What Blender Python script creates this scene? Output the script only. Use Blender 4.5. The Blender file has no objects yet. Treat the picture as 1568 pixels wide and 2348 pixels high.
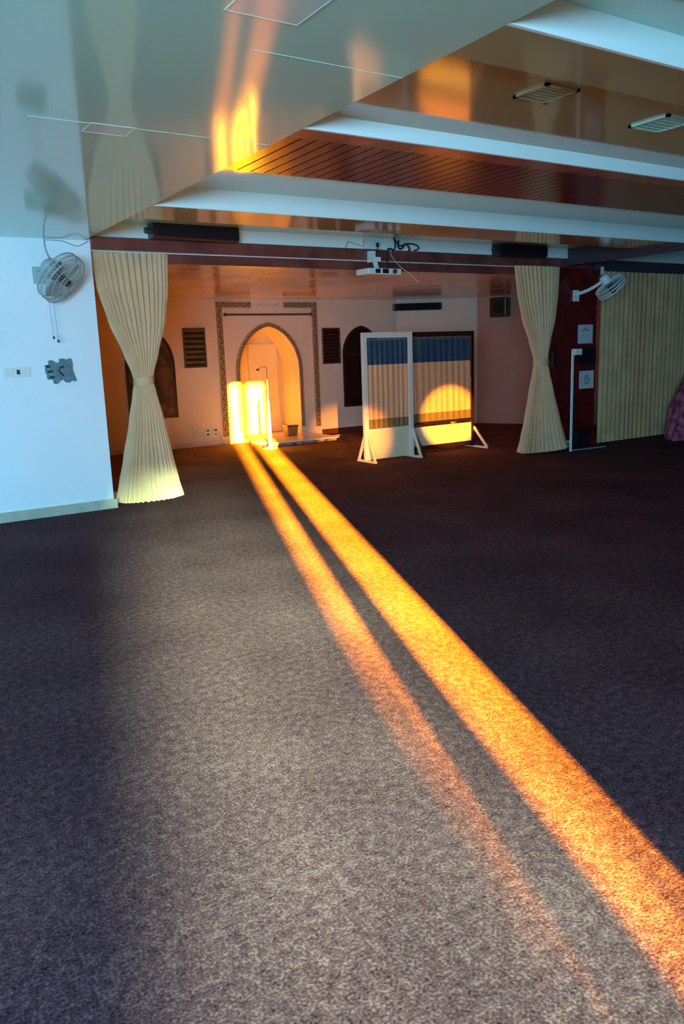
import bpy, bmesh, math, random
from mathutils import Vector, Matrix
random.seed(7)
S = bpy.context.scene
COL = S.collection
R = math.radians
PI = math.pi

# ------------------------------------------------------------------ camera
cam_d = bpy.data.cameras.new('camera'); cam = bpy.data.objects.new('camera', cam_d); COL.objects.link(cam)
cam_d.sensor_fit = 'VERTICAL'; cam_d.sensor_height = 36.0; cam_d.lens = 36.0*1807/2348
cam_d.clip_start = 0.05; cam_d.clip_end = 200
cam.matrix_world = (Matrix.Translation((0, 0, 1.55)) @ Matrix.Rotation(R(-32.38), 4, 'Z')
                    @ Matrix.Rotation(R(78.592), 4, 'X') @ Matrix.Rotation(R(-2.052), 4, 'Z'))
S.camera = cam

# ------------------------------------------------------------------ light and exposure
S.view_settings.view_transform = 'Standard'; S.view_settings.look = 'None'
S.view_settings.gamma = 1.0; S.view_settings.use_curve_mapping = False
S.view_settings.exposure = 0.0
w = bpy.data.worlds.new('world'); S.world = w; w.use_nodes = True
w.node_tree.nodes['Background'].inputs[0].default_value = (0.35, 0.55, 0.65, 1)
w.node_tree.nodes['Background'].inputs[1].default_value = 0.6

def sun(name, slope, elev, energy, color, angle):
    d = bpy.data.lights.new(name, 'SUN'); d.energy = energy; d.color = color; d.angle = R(angle)
    o = bpy.data.objects.new(name, d); COL.objects.link(o)
    h = Vector((slope, 1.0, 0)).normalized()*math.cos(R(elev))
    v = Vector((h.x, h.y, -math.sin(R(elev))))
    o.rotation_euler = v.to_track_quat('-Z', 'Y').to_euler(); o.location = (-4, -12, 6)
    return o
SUN = sun('low_sun', 0.4056, 2.70, 1800, (1.0, 0.52, 0.010), 0.55)
SKY = sun('sky_glow', 0.335, 10.0, 115.0, (0.55, 1.0, 0.60), 7.0)

def area(name, loc, sx, sy, direction, energy, color):
    d = bpy.data.lights.new(name, 'AREA'); d.shape = 'RECTANGLE'; d.size = sx; d.size_y = sy
    d.energy = energy; d.color = color
    o = bpy.data.objects.new(name, d); COL.objects.link(o); o.location = loc
    o.rotation_euler = Vector(direction).to_track_quat('-Z', 'Z').to_euler()
    return o
WIN = area('rear_window_daylight', (-3.4, -3.25, 1.7), 3.8, 1.5, (0.12, 1, 0.02), 1350, (0.25, 0.64, 1.0))

# added spots for the warm glow on the two screens, no known source
def spot(name, loc, tgt, energy, color, size, blend, radius):
    d = bpy.data.lights.new(name, 'SPOT'); d.energy = energy; d.color = color
    d.spot_size = R(size); d.spot_blend = blend; d.shadow_soft_size = radius
    o = bpy.data.objects.new(name, d); COL.objects.link(o); o.location = loc
    o.rotation_euler = (Vector(tgt)-Vector(loc)).to_track_quat('-Z', 'Y').to_euler()
    return o
spot('right_screen_fill', (0.0, -2.7, 1.5), (8.08, 9.5, 0.50), 38000, (1.0, 0.44, 0.010), 4.2, 0.45, 0.03)
spot('left_screen_fill', (0.0, -2.7, 1.5), (6.28, 9.27, 0.35), 22000, (1.0, 0.40, 0.02), 4.4, 1.0, 0.03)

# ------------------------------------------------------------------ materials
def mat(name, col, rough=0.6, spec=0.5, metal=0.0, var=0.0, vscale=8.0, bump=0.0, bscale=60.0, transl=0.0, coat=0.0, col2=None):
    m = bpy.data.materials.new(name); m.use_nodes = True
    nt = m.node_tree; b = nt.nodes['Principled BSDF']
    b.inputs['Base Color'].default_value = (*col, 1); b.inputs['Roughness'].default_value = rough
    b.inputs['Specular IOR Level'].default_value = spec; b.inputs['Metallic'].default_value = metal
    b.inputs['Coat Weight'].default_value = coat
    tc = nt.nodes.new('ShaderNodeTexCoord')
    if var or col2:
        n = nt.nodes.new('ShaderNodeTexNoise'); n.inputs['Scale'].default_value = vscale; n.inputs['Detail'].default_value = 5
        nt.links.new(tc.outputs['Object'], n.inputs['Vector'])
        mx = nt.nodes.new('ShaderNodeMix'); mx.data_type = 'RGBA'
        mx.inputs['A'].default_value = (*[c*(1-var) for c in col], 1)
        mx.inputs['B'].default_value = (*(col2 or [min(1, c*(1+var)) for c in col]), 1)
        rp = nt.nodes.new('ShaderNodeMapRange'); rp.inputs['From Min'].default_value = 0.35; rp.inputs['From Max'].default_value = 0.65
        nt.links.new(n.outputs['Fac'], rp.inputs['Value']); nt.links.new(rp.outputs['Result'], mx.inputs['Factor'])
        nt.links.new(mx.outputs['Result'], b.inputs['Base Color'])
    if bump:
        n2 = nt.nodes.new('ShaderNodeTexNoise'); n2.inputs['Scale'].default_value = bscale; n2.inputs['Detail'].default_value = 4
        nt.links.new(tc.outputs['Object'], n2.inputs['Vector'])
        bp = nt.nodes.new('ShaderNodeBump'); bp.inputs['Strength'].default_value = bump; bp.inputs['Distance'].default_value = 0.01
        nt.links.new(n2.outputs['Fac'], bp.inputs['Height']); nt.links.new(bp.outputs['Normal'], b.inputs['Normal'])
    if transl:
        tr = nt.nodes.new('ShaderNodeBsdfTranslucent'); tr.inputs['Color'].default_value = (*col, 1)
        ms = nt.nodes.new('ShaderNodeMixShader'); ms.inputs[0].default_value = transl
        out = nt.nodes['Material Output']
        nt.links.new(b.outputs[0], ms.inputs[1]); nt.links.new(tr.outputs[0], ms.inputs[2]); nt.links.new(ms.outputs[0], out.inputs[0])
    return m

def zbands(m, bands, transl=0.0):
    """colour a cloth by woven stripes: bands = [(z0, colour), ...] rising (object height)"""
    nt = m.node_tree; b = nt.nodes['Principled BSDF']
    tc = nt.nodes.new('ShaderNodeTexCoord'); sp = nt.nodes.new('ShaderNodeSeparateXYZ')
    nt.links.new(tc.outputs['Object'], sp.inputs[0])
    mr = nt.nodes.new('ShaderNodeMapRange'); mr.inputs['From Max'].default_value = 2.0
    nt.links.new(sp.outputs['Z'], mr.inputs['Value'])
    cr = nt.nodes.new('ShaderNodeValToRGB'); cr.color_ramp.interpolation = 'CONSTANT'
    els = cr.color_ramp.elements
    els[0].position = 0; els[0].color = (*bands[0][1], 1)
    els[1].position = bands[1][0]/2; els[1].color = (*bands[1][1], 1)
    for z, c in bands[2:]:
        e = els.new(z/2); e.color = (*c, 1)
    nt.links.new(mr.outputs[0], cr.inputs[0]); nt.links.new(cr.outputs[0], b.inputs['Base Color'])
    tr = nt.nodes.new('ShaderNodeBsdfTranslucent'); nt.links.new(cr.outputs[0], tr.inputs['Color'])
    ms = nt.nodes.new('ShaderNodeMixShader'); ms.inputs[0].default_value = transl
    out = nt.nodes['Material Output']
    nt.links.new(b.outputs[0], ms.inputs[1]); nt.links.new(tr.outputs[0], ms.inputs[2]); nt.links.new(ms.outputs[0], out.inputs[0])

def carpet_mat():
    m = bpy.data.materials.new('carpet'); m.use_nodes = True; nt = m.node_tree; b = nt.nodes['Principled BSDF']
    b.inputs['Roughness'].default_value = 0.95; b.inputs['Specular IOR Level'].default_value = 0.05
    b.inputs['Sheen Weight'].default_value = 0.0
    tc = nt.nodes.new('ShaderNodeTexCoord')
    def noise(sc, det, rgh=0.5):
        n = nt.nodes.new('ShaderNodeTexNoise'); n.inputs['Scale'].default_value = sc; n.inputs['Detail'].default_value = det
        n.inputs['Roughness'].default_value = rgh
        nt.links.new(tc.outputs['Object'], n.inputs['Vector']); return n
    n1 = noise(110, 3, 0.6); n2 = noise(28, 4, 0.6); n3 = noise(1.2, 3)
    a = nt.nodes.new('ShaderNodeMath'); a.operation = 'ADD'; nt.links.new(n1.outputs['Fac'], a.inputs[0])
    ml = nt.nodes.new('ShaderNodeMath'); ml.operation = 'MULTIPLY'; ml.inputs[1].default_value = 0.6
    nt.links.new(n2.outputs['Fac'], ml.inputs[0]); nt.links.new(ml.outputs[0], a.inputs[1])
    a2 = nt.nodes.new('ShaderNodeMath'); a2.operation = 'ADD'; nt.links.new(a.outputs[0], a2.inputs[0])
    ml2 = nt.nodes.new('ShaderNodeMath'); ml2.operation = 'MULTIPLY'; ml2.inputs[1].default_value = 0.3
    nt.links.new(n3.outputs['Fac'], ml2.inputs[0]); nt.links.new(ml2.outputs[0], a2.inputs[1])
    cr = nt.nodes.new('ShaderNodeValToRGB')
    e = cr.color_ramp.elements
    e[0].position = 0.36; e[0].color = (0.016, 0.006, 0.010, 1)
    e[1].position = 0.66; e[1].color = (0.25, 0.13, 0.13, 1)
    q = e.new(0.5); q.color = (0.092, 0.037, 0.047, 1)
    dv = nt.nodes.new('ShaderNodeMath'); dv.operation = 'DIVIDE'; dv.inputs[1].default_value = 1.9
    nt.links.new(a2.outputs[0], dv.inputs[0]); nt.links.new(dv.outputs[0], cr.inputs[0])
    nt.links.new(cr.outputs[0], b.inputs['Base Color'])
    bp = nt.nodes.new('ShaderNodeBump'); bp.inputs['Strength'].default_value = 0.25; bp.inputs['Distance'].default_value = 0.003
    nt.links.new(a.outputs[0], bp.inputs['Height']); nt.links.new(bp.outputs['Normal'], b.inputs['Normal'])
    return m

M = {}
M['carpet'] = carpet_mat()
M['white_wall'] = mat('white_wall_paint', (0.86, 0.88, 0.90), 0.55, 0.3, var=0.02, vscale=1.5)
M['cream_wall'] = mat('cream_wall_paint', (0.86, 0.58, 0.42), 0.6, 0.3, var=0.03, vscale=1.5)
M['dim_wall'] = mat('cream_wall_shaded', (0.50, 0.24, 0.17), 0.6, 0.3, var=0.05, vscale=2)  # dimness of the far room's right side put into the wall colour
M['maroon_wall'] = mat('maroon_wall_paint', (0.30, 0.11, 0.09), 0.6, 0.3, var=0.08, vscale=2)
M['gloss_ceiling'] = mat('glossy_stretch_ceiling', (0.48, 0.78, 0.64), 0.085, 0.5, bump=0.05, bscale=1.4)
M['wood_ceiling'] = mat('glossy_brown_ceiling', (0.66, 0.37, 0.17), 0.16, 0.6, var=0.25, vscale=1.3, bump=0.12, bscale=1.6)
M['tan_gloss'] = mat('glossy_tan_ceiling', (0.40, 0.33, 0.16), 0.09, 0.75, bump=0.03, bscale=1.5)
M['beam_white'] = mat('white_beam_paint', (0.88, 0.95, 0.90), 0.5, 0.3)
M['red_slat'] = mat('varnished_red_slat', (0.13, 0.006, 0.006), 0.22, 0.5, var=0.3, vscale=6)
M['red_reflect'] = mat('varnished_red_reflection', (0.30, 0.07, 0.04), 0.25, 0.5, var=0.2, vscale=5)
M['lintel'] = mat('dark_lintel_wood', (0.16, 0.045, 0.035), 0.35, 0.5, var=0.35, vscale=4)
M['dark_beam'] = mat('dark_plum_beam', (0.05, 0.04, 0.055), 0.4, 0.4)
M['skirt'] = mat('stone_baseboard', (0.50, 0.47, 0.36), 0.4, 0.4, var=0.1, vscale=8)
M['skirt_pink'] = mat('pale_baseboard', (0.74, 0.55, 0.44), 0.4, 0.4)
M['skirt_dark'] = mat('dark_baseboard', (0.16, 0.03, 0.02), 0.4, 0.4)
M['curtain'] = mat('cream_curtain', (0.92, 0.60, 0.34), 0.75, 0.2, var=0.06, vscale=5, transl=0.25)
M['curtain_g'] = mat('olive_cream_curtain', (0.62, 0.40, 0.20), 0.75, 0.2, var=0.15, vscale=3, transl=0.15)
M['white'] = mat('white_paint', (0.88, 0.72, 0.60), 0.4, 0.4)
M['white_gloss'] = mat('white_plastic', (0.82, 0.82, 0.80), 0.3, 0.5)
M['frost'] = mat('frosted_panel', (0.66, 0.80, 0.70), 0.12, 0.5)
M['black'] = mat('black_plastic', (0.012, 0.010, 0.016), 0.35, 0.5)
M['black_matte'] = mat('black_cloth', (0.008, 0.006, 0.01), 0.8, 0.2, bump=0.2, bscale=200)
M['darkframe'] = mat('dark_brown_frame', (0.030, 0.010, 0.007), 0.3, 0.5)
M['carved'] = mat('carved_brown', (0.11, 0.045, 0.018), 0.5, 0.4, var=0.4, vscale=30)
M['carved_base'] = mat('carved_border_ground', (0.38, 0.22, 0.11), 0.5, 0.4, var=0.3, vscale=40)
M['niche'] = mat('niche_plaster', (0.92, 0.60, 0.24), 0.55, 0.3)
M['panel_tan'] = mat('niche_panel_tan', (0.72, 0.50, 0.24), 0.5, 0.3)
M['grey'] = mat('grey_metal', (0.30, 0.33, 0.33), 0.4, 0.5)
M['fan_grey'] = mat('grey_fan_plastic', (0.42, 0.47, 0.44), 0.4, 0.4)
M['fan_dark'] = mat('dark_fan_hub', (0.03, 0.05, 0.05), 0.4, 0.4)
M['fan_blade'] = mat('translucent_fan_blade', (0.40, 0.47, 0.46), 0.25, 0.5, transl=0.3)
M['plate'] = mat('grey_green_plaque', (0.13, 0.20, 0.23), 0.45, 0.4, var=0.25, vscale=40)
M['plate_dark'] = mat('teal_plaque_mark', (0.004, 0.05, 0.045), 0.4, 0.4)
M['marble'] = mat('white_marble', (0.80, 0.72, 0.60), 0.25, 0.5, var=0.08, vscale=6)
M['marble_edge'] = mat('veined_marble_edge', (0.16, 0.05, 0.03), 0.4, 0.5, vscale=9, col2=(0.62, 0.45, 0.32))
M['bin'] = mat('brown_wicker_bin', (0.30, 0.13, 0.05), 0.6, 0.4, var=0.3, vscale=50)
M['purple'] = mat('purple_patterned_cloth', (0.13, 0.008, 0.03), 0.75, 0.3, vscale=11, col2=(0.60, 0.12, 0.20), bump=0.3, bscale=20)
M['cable'] = mat('black_cable', (0.03, 0.02, 0.02), 0.5, 0.4)
M['cable_tan'] = mat('tan_cable', (0.60, 0.42, 0.26), 0.5, 0.4)
M['cable_grey'] = mat('grey_cable', (0.25, 0.32, 0.31), 0.5, 0.4)
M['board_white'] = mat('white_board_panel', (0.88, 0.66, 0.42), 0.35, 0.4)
M['paper'] = mat('white_paper', (0.62, 0.60, 0.62), 0.6, 0.2)
M['ink'] = mat('grey_ink', (0.12, 0.10, 0.11), 0.6, 0.2)
M['metal'] = mat('brushed_metal', (0.55, 0.5, 0.42), 0.35, 0.5, metal=0.6)
M['glass_dark'] = mat('dark_window_glass', (0.05, 0.022, 0.014), 0.12, 0.5, vscale=5, col2=(0.16, 0.07, 0.04))
M['glass_black'] = mat('black_window_glass', (0.010, 0.006, 0.006), 0.2, 0.4)
fab = mat('banded_screen_cloth', (0.8, 0.6, 0.4), 0.55, 0.35); M['screen_cloth'] = fab
zbands(fab, [(0, (0.24, 0.15, 0.06)), (0.60, (0.90, 0.44, 0.22)), (1.365, (0.02, 0.06, 0.13))], 0.15)

def script_mat(name, base, ink, rows):
    m = mat(name, base, 0.25, 0.5); nt = m.node_tree; b = nt.nodes['Principled BSDF']
    tc = nt.nodes.new('ShaderNodeTexCoord'); sp = nt.nodes.new('ShaderNodeSeparateXYZ'); nt.links.new(tc.outputs['Object'], sp.inputs[0])
    s = nt.nodes.new('ShaderNodeMath'); s.operation = 'MULTIPLY'; s.inputs[1].default_value = rows; nt.links.new(sp.outputs['Z'], s.inputs[0])
    f = nt.nodes.new('ShaderNodeMath'); f.operation = 'SINE'; nt.links.new(s.outputs[0], f.inputs[0])
    n = nt.nodes.new('ShaderNodeTexNoise'); n.inputs['Scale'].default_value = 45; nt.links.new(tc.outputs['Object'], n.inputs['Vector'])
    ad = nt.nodes.new('ShaderNodeMath'); ad.operation = 'MULTIPLY_ADD'; ad.inputs[1].default_value = 0.45
    nt.links.new(f.outputs[0], ad.inputs[0]); nt.links.new(n.outputs['Fac'], ad.inputs[2])
    cr = nt.nodes.new('ShaderNodeValToRGB'); e = cr.color_ramp.elements
    e[0].position = 0.62; e[0].color = (*base, 1); e[1].position = 0.82; e[1].color = (*ink, 1)
    nt.links.new(ad.outputs[0], cr.inputs[0]); nt.links.new(cr.outputs[0], b.inputs['Base Color'])
    return m
M['script'] = script_mat('script_panel', (0.022, 0.012, 0.008), (0.12, 0.10, 0.07), 70)
M['script_dark'] = script_mat('dark_script_panel', (0.012, 0.005, 0.006), (0.035, 0.015, 0.014), 95)

# ------------------------------------------------------------------ helpers
def link(name, bm, m, parent=None, smooth=False, loc=None):
    me = bpy.data.meshes.new(name); bmesh.ops.recalc_face_normals(bm, faces=bm.faces); bm.to_mesh(me); bm.free()
    o = bpy.data.objects.new(name, me); COL.objects.link(o)
    me.materials.append(M[m] if isinstance(m, str) else m)
    if smooth:
        for p in me.polygons: p.use_smooth = True
    if parent is not None: o.parent = parent
    if loc: o.location = loc
    return o
def box(bm, x0, x1, y0, y1, z0, z1, rot=None):
    v = [Vector((x, y, z)) for x in (x0, x1) for y in (y0, y1) for z in (z0, z1)]
    if rot is not None: v = [rot @ p for p in v]
    v = [bm.verts.new(p) for p in v]
    for f in ((0, 1, 3, 2), (4, 6, 7, 5), (0, 4, 5, 1), (2, 3, 7, 6), (0, 2, 6, 4), (1, 5, 7, 3)):
        bm.faces.new([v[i] for i in f])
def bevel(o, wd=0.005, seg=2):
    b = o.modifiers.new('bevel', 'BEVEL'); b.width = wd; b.segments = seg; b.limit_method = 'ANGLE'; return o
def tube(bm, pts, r, n=8, cap=True, radii=None):
    pts = [Vector(p) for p in pts]; rings = []
    for i, p in enumerate(pts):
        t = (pts[min(i+1, len(pts)-1)] - pts[max(i-1, 0)]).normalized()
        a = Vector((0, 0, 1)) if abs(t.z) < 0.9 else Vector((1, 0, 0))
        u = t.cross(a).normalized(); q = t.cross(u).normalized(); rr = radii[i] if radii else r
        rings.append([bm.verts.new(p + (u*math.cos(2*PI*k/n) + q*math.sin(2*PI*k/n))*rr) for k in range(n)])
    for i in range(len(rings)-1):
        for k in range(n):
            bm.faces.new((rings[i][k], rings[i][(k+1) % n], rings[i+1][(k+1) % n], rings[i+1][k]))
    if cap:
        bm.faces.new(rings[0]); bm.faces.new(rings[-1])
def beam(bm, p0, p1, wd, dp, up=(0, 0, 1)):
    p0, p1 = Vector(p0), Vector(p1); t = (p1-p0).normalized(); up = Vector(up)
    if abs(t.dot(up)) > 0.95: up = Vector((1, 0, 0))
    u = t.cross(up).normalized()*wd/2; q = t.cross(u).normalized()*dp/2
    a = [bm.verts.new(p0+s*u+k*q) for s, k in ((-1, -1), (1, -1), (1, 1), (-1, 1))]
    b = [bm.verts.new(p1+s*u+k*q) for s, k in ((-1, -1), (1, -1), (1, 1), (-1, 1))]
    bm.faces.new(a); bm.faces.new(b)
    for i in range(4): bm.faces.new((a[i], a[(i+1) % 4], b[(i+1) % 4], b[i]))
def prism_xz(bm, pts, y0, y1):
    a = [bm.verts.new((x, y0, z)) for x, z in pts]; b = [bm.verts.new((x, y1, z)) for x, z in pts]
    bm.faces.new(a); bm.faces.new(b); n = len(pts)
    for i in range(n): bm.faces.new((a[i], a[(i+1) % n], b[(i+1) % n], b[i]))
def smooth_path(pts, n=8):
    pts = [Vector(p) for p in pts]; P = [pts[0]] + pts + [pts[-1]]; out = []
    for i in range(1, len(P)-2):
        for k in range(n):
            t = k/n
            out.append(0.5*((2*P[i]) + (P[i+1]-P[i-1])*t + (2*P[i-1]-5*P[i]+4*P[i+1]-P[i+2])*t*t + (-P[i-1]+3*P[i]-3*P[i+1]+P[i+2])*t**3))
    out.append(pts[-1]); return out
def tag(o, label, cat, group=None):
    o['label'] = label; o['category'] = cat
    if group: o['group'] = group
    return o
def thing(name, label, cat, loc, group=None, rz=0.0):
    o = bpy.data.objects.new(name, None); COL.objects.link(o); o.empty_display_size = 0.1
    o.location = loc; o.rotation_euler = (0, 0, rz); return tag(o, label, cat, group)
def struct(name, bm, m, parent=None, smooth=False):
    o = link(name, bm, m, parent, smooth)
    if parent is None: o['kind'] = 'structure'
    return o
def sbox(name, m, *a, parent=None):
    bm = bmesh.new(); box(bm, *a); return struct(name, bm, m, parent)
def pbox(name, m, parent, *a, bv=0.0):
    bm = bmesh.new(); box(bm, *a); o = link(name, bm, m, parent)
    if bv: bevel(o, bv)
    return o
def copy_tree(o, parent=None):
    c = o.copy(); COL.objects.link(c); c.parent = parent
    for ch in list(o.children): copy_tree(ch, c)
    return c

CE = 2.75         # main ceiling height
XE = 2.35         # left edge of the coffered field
XR = 9.36         # right edge of the coffered field
YW = 8.37         # face of the left wall / opening line
YM = 13.2         # mihrab wall
CM = 2.56         # prayer-niche room ceiling

# ------------------------------------------------------------------ structure
bm = bmesh.new(); box(bm, -6.2, 15.2, -3.2, 14.2, -0.1, 0.0); struct('floor', bm, 'carpet')
sbox('wall_left', 'white_wall', -6.1, 2.41, YW, YW+0.2, 0, 2.95)
sbox('baseboard_left', 'skirt', -6.1, 2.44, YW-0.025, YW, 0, 0.10)
sbox('wall_side', 'white_wall', -6.2, -6.1, -3.2, 14.2, 0, 3.0)
# rear wall with the entrance and a window band (behind the camera)
bm = bmesh.new()
DX0, DX1 = -0.98, 0.205
box(bm, -6.1, -5.4, -3.2, -3.0, 0, 3.0); box(bm, -5.4, -1.4, -3.2, -3.0, 0, 0.9); box(bm, -5.4, -1.4, -3.2, -3.0, 2.5, 3.0)
box(bm, -1.4, DX0, -3.2, -3.0, 0, 3.0); box(bm, DX0, DX1, -3.2, -3.0, 1.86, 3.0); box(bm, DX1, 15.2, -3.2, -3.0, 0, 3.0)
struct('wall_rear', bm, 'cream_wall')
sbox('trim_1', 'darkframe', -0.295, -0.155, -3.16, -3.04, 0, 1.86)     # door stile
sbox('wall_right', 'maroon_wall', 15.1, 15.2, -3.0, 14.2, 0, 3.0)

# glossy ceiling, left of the coffers
sbox('ceiling', 'gloss_ceiling', -6.1, XE, -3.0, YW+0.05, CE, CE+0.35)
# coffered field: soffits at CE, recesses above
sbox('ceiling_soffit_rear', 'gloss_ceiling', XE, 15.1, -3.0, 0.9, CE, CE+0.35)
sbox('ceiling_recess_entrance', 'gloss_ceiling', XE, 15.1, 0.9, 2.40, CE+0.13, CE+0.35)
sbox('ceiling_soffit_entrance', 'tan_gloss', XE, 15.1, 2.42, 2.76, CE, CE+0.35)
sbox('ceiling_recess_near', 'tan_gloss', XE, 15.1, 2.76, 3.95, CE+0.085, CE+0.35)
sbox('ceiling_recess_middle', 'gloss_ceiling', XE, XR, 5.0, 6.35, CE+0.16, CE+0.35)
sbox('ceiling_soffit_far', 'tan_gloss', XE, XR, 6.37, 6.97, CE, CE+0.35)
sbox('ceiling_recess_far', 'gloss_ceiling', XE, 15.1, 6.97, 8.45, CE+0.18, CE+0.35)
sbox('trim_2', 'beam_white', XE, 15.1, 2.40, 2.42, CE, CE+0.13)
sbox('trim_3', 'beam_white', XE, 15.1, 3.95, 3.97, CE, CE+0.085)
sbox('trim_4', 'beam_white', XE, XR, 6.35, 6.37, CE, CE+0.16)
sbox('trim_5', 'beam_white', XE, 15.1, 8.36, 8.38, CE+0.02, CE+0.18)
# red slatted soffit
bm = bmesh.new(); box(bm, XE, XR, 3.97, 4.13, CE-0.002, CE+0.35); struct('trim_6', bm, 'red_reflect')  # lighter strip whose colour stands in for a reflection beside the slats
bm = bmesh.new()
x = XE
while x < XR-0.02:
    box(bm, x, min(x+0.088, XR), 4.13, 5.0, CE, CE+0.03); x += 0.1
box(bm, XE, XR, 4.13, 5.0, CE+0.025, CE+0.35)
struct('trim_7', bm, 'red_slat')
# right of the coffers
sbox('trim_8', 'dark_beam', XR, XR+0.14, 3.97, 8.33, CE-0.06, CE+0.33)
sbox('ceiling_right', 'gloss_ceiling', XR+0.14, 15.1, 3.97, 6.97, CE+0.18, CE+0.35)
sbox('trim_9', 'dark_beam', 9.98, 15.1, 8.24, 8.36, 2.64, 2.78)
# lintel over the opening and curtain track
sbox('trim_10', 'lintel', 2.41, XR+0.1, 8.33, 8.52, 2.665, 2.79)
# mihrab room
bm = bmesh.new(); box(bm, -1.0, 15.1, 8.52, 14.2, CM, CM+0.5); struct('ceiling_niche_room', bm, 'wood_ceiling')
sbox('trim_11', 'lintel', -1.0, 15.1, 8.48, 8.52, CM, 3.0)
sbox('wall_niche_side', 'cream_wall', -1.1, -1.0, 8.57, 13.4, 0, CM)

AX, AZ0, AH, AZ1 = 6.90, 1.28, 0.615, 2.07           # arch centre, spring, half width, apex
def arch_z(dx, h, z0, z1):                            # four-centred look
    t = min(1.0, abs(dx)/h)
    return z0 + (z1-z0)*(0.90*math.sqrt(max(0, 1-t*t)) + 0.10*(1-t))
def arch_profile(cx, h, z0, z1, n=24):
    return [(cx + h*math.sin(-PI/2+PI*k/n), arch_z(h*math.sin(-PI/2+PI*k/n), h, z0, z1)) for k in range(n+1)]
bm = bmesh.new()
box(bm, -1.0, AX-AH, YM, YM+0.12, 0, CM); box(bm, AX+AH, 9.85, YM, YM+0.12, 0, CM)
pf = arch_profile(AX, AH, AZ0, AZ1)
for (xa, za), (xb, zb) in zip(pf[:-1], pf[1:]):
    prism_xz(bm, [(xa, za), (xb, zb), (xb, CM), (xa, CM)], YM, YM+0.12)
struct('wall_far', bm, 'cream_wall')
# diagonal and right stretches of the far room
def wall_seg(name, p, q, z1, m, th=0.1):
    bm = bmesh.new(); d = Vector((q[0]-p[0], q[1]-p[1], 0)); nrm = Vector((-d.y, d.x, 0)).normalized()*th
    a = [Vector((p[0], p[1], 0)), Vector((q[0], q[1], 0))]
    ps = [a[0], a[1], a[1]+nrm, a[0]+nrm]
    lo = [bm.verts.new(v) for v in ps]; hi = [bm.verts.new(v+Vector((0, 0, z1))) for v in ps]
    bm.faces.new(lo); bm.faces.new(hi)
    for i in range(4): bm.faces.new((lo[i], lo[(i+1) % 4], hi[(i+1) % 4], hi[i]))
    return struct(name, bm, m)
wall_seg('wall_diagonal', (9.85, YM), (11.38, 12.5), CM, 'cream_wall')
wall_seg('wall_niche_right', (11.38, 12.5), (13.3, 8.6), CM, 'dim_wall')
sbox('baseboard_far_left', 'skirt_pink', -1.0, AX-AH-0.35, YM-0.02, YM, 0, 0.08)
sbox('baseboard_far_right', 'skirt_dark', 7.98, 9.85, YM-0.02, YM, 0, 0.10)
# niche tunnel behind the arch, closed by a back wall
YB = 13.9
bm = bmesh.new()
prof = [(AX-AH, 0.0)] + pf + [(AX+AH, 0.0)]
cx = AX; outer = [(cx+(x-cx)*1.12, (z*1.05 if z > 0.01 else 0)) for x, z in prof]
for i in range(len(prof)-1):
    q = [prof[i], prof[i+1], outer[i+1], outer[i]]
    prism_xz(bm, q, YM+0.12, YB)
box(bm, AX-0.8, AX+0.8, YB, YB+0.1, 0, CM)
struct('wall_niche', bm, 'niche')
# cladding of the pier between the two curtained openings
bm = bmesh.new(); box(bm, 9.02, 10.02, 8.34, 8.6, 0, 2.665)
z = 0.0
while z < 2.6:
    box(bm, 9.02, 10.02, 8.325, 8.345, z+0.006, min(z+0.105, 2.66)); z += 0.115
struct('trim_12', bm, 'red_slat')
# seams of the stretched film
for i_, (y_, x0_, x1_) in enumerate(((4.34, 1.0, XE), (3.07, 1.6, XE))):
    sbox('trim_%d' % (14+i_), 'gloss_ceiling', x0_, x1_, y_, y_+0.008, CE-0.0015, CE)
# unseen leaves added outside to fade the near end of the sun streak
rnd = random.Random(11); bm = bmesh.new()
for k in range(26000):
    x_ = rnd.uniform(-2.2, -0.35); z_ = rnd.uniform(0, 0.60)
    zc = 0.385-0.115*min(1, max(0, (x_+1.35)/0.45))
    if rnd.random() > 1/(1+math.exp((z_-zc)/0.035)): continue
    y_ = -5.2+rnd.uniform(-0.2, 0.2); c_ = Vector((x_, y_, z_))
    q_ = Vector((rnd.uniform(-1, 1), rnd.uniform(-1, 1), rnd.uniform(-1, 1))).to_track_quat('Z', 'Y').to_matrix()
    a_ = 0.022
    vs = [bm.verts.new(c_+q_ @ Vector(p_)) for p_ in ((-a_, 0, 0), (0, -a_*0.5, 0.003), (a_, 0, 0), (0, a_*0.5, 0.003))]; bm.faces.new(vs)
o = link('leaf_blocker', bm, mat('blocker_leaf', (0.06, 0.12, 0.03), 0.6)); o['kind'] = 'stuff'
tag(o, 'unseen layer of loose leaves added outside to fade the low sun', 'leaf_blocker')
sbox('ground', 'skirt', -16, 15.2, -12, -3.2, -0.12, -0.02)
# unseen wall added outdoors to cut off sun and skylight on the left
sbox('trim_13', 'maroon_wall', -16.0, -2.99, -9.3, -9.0, -0.1, 6)

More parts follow.
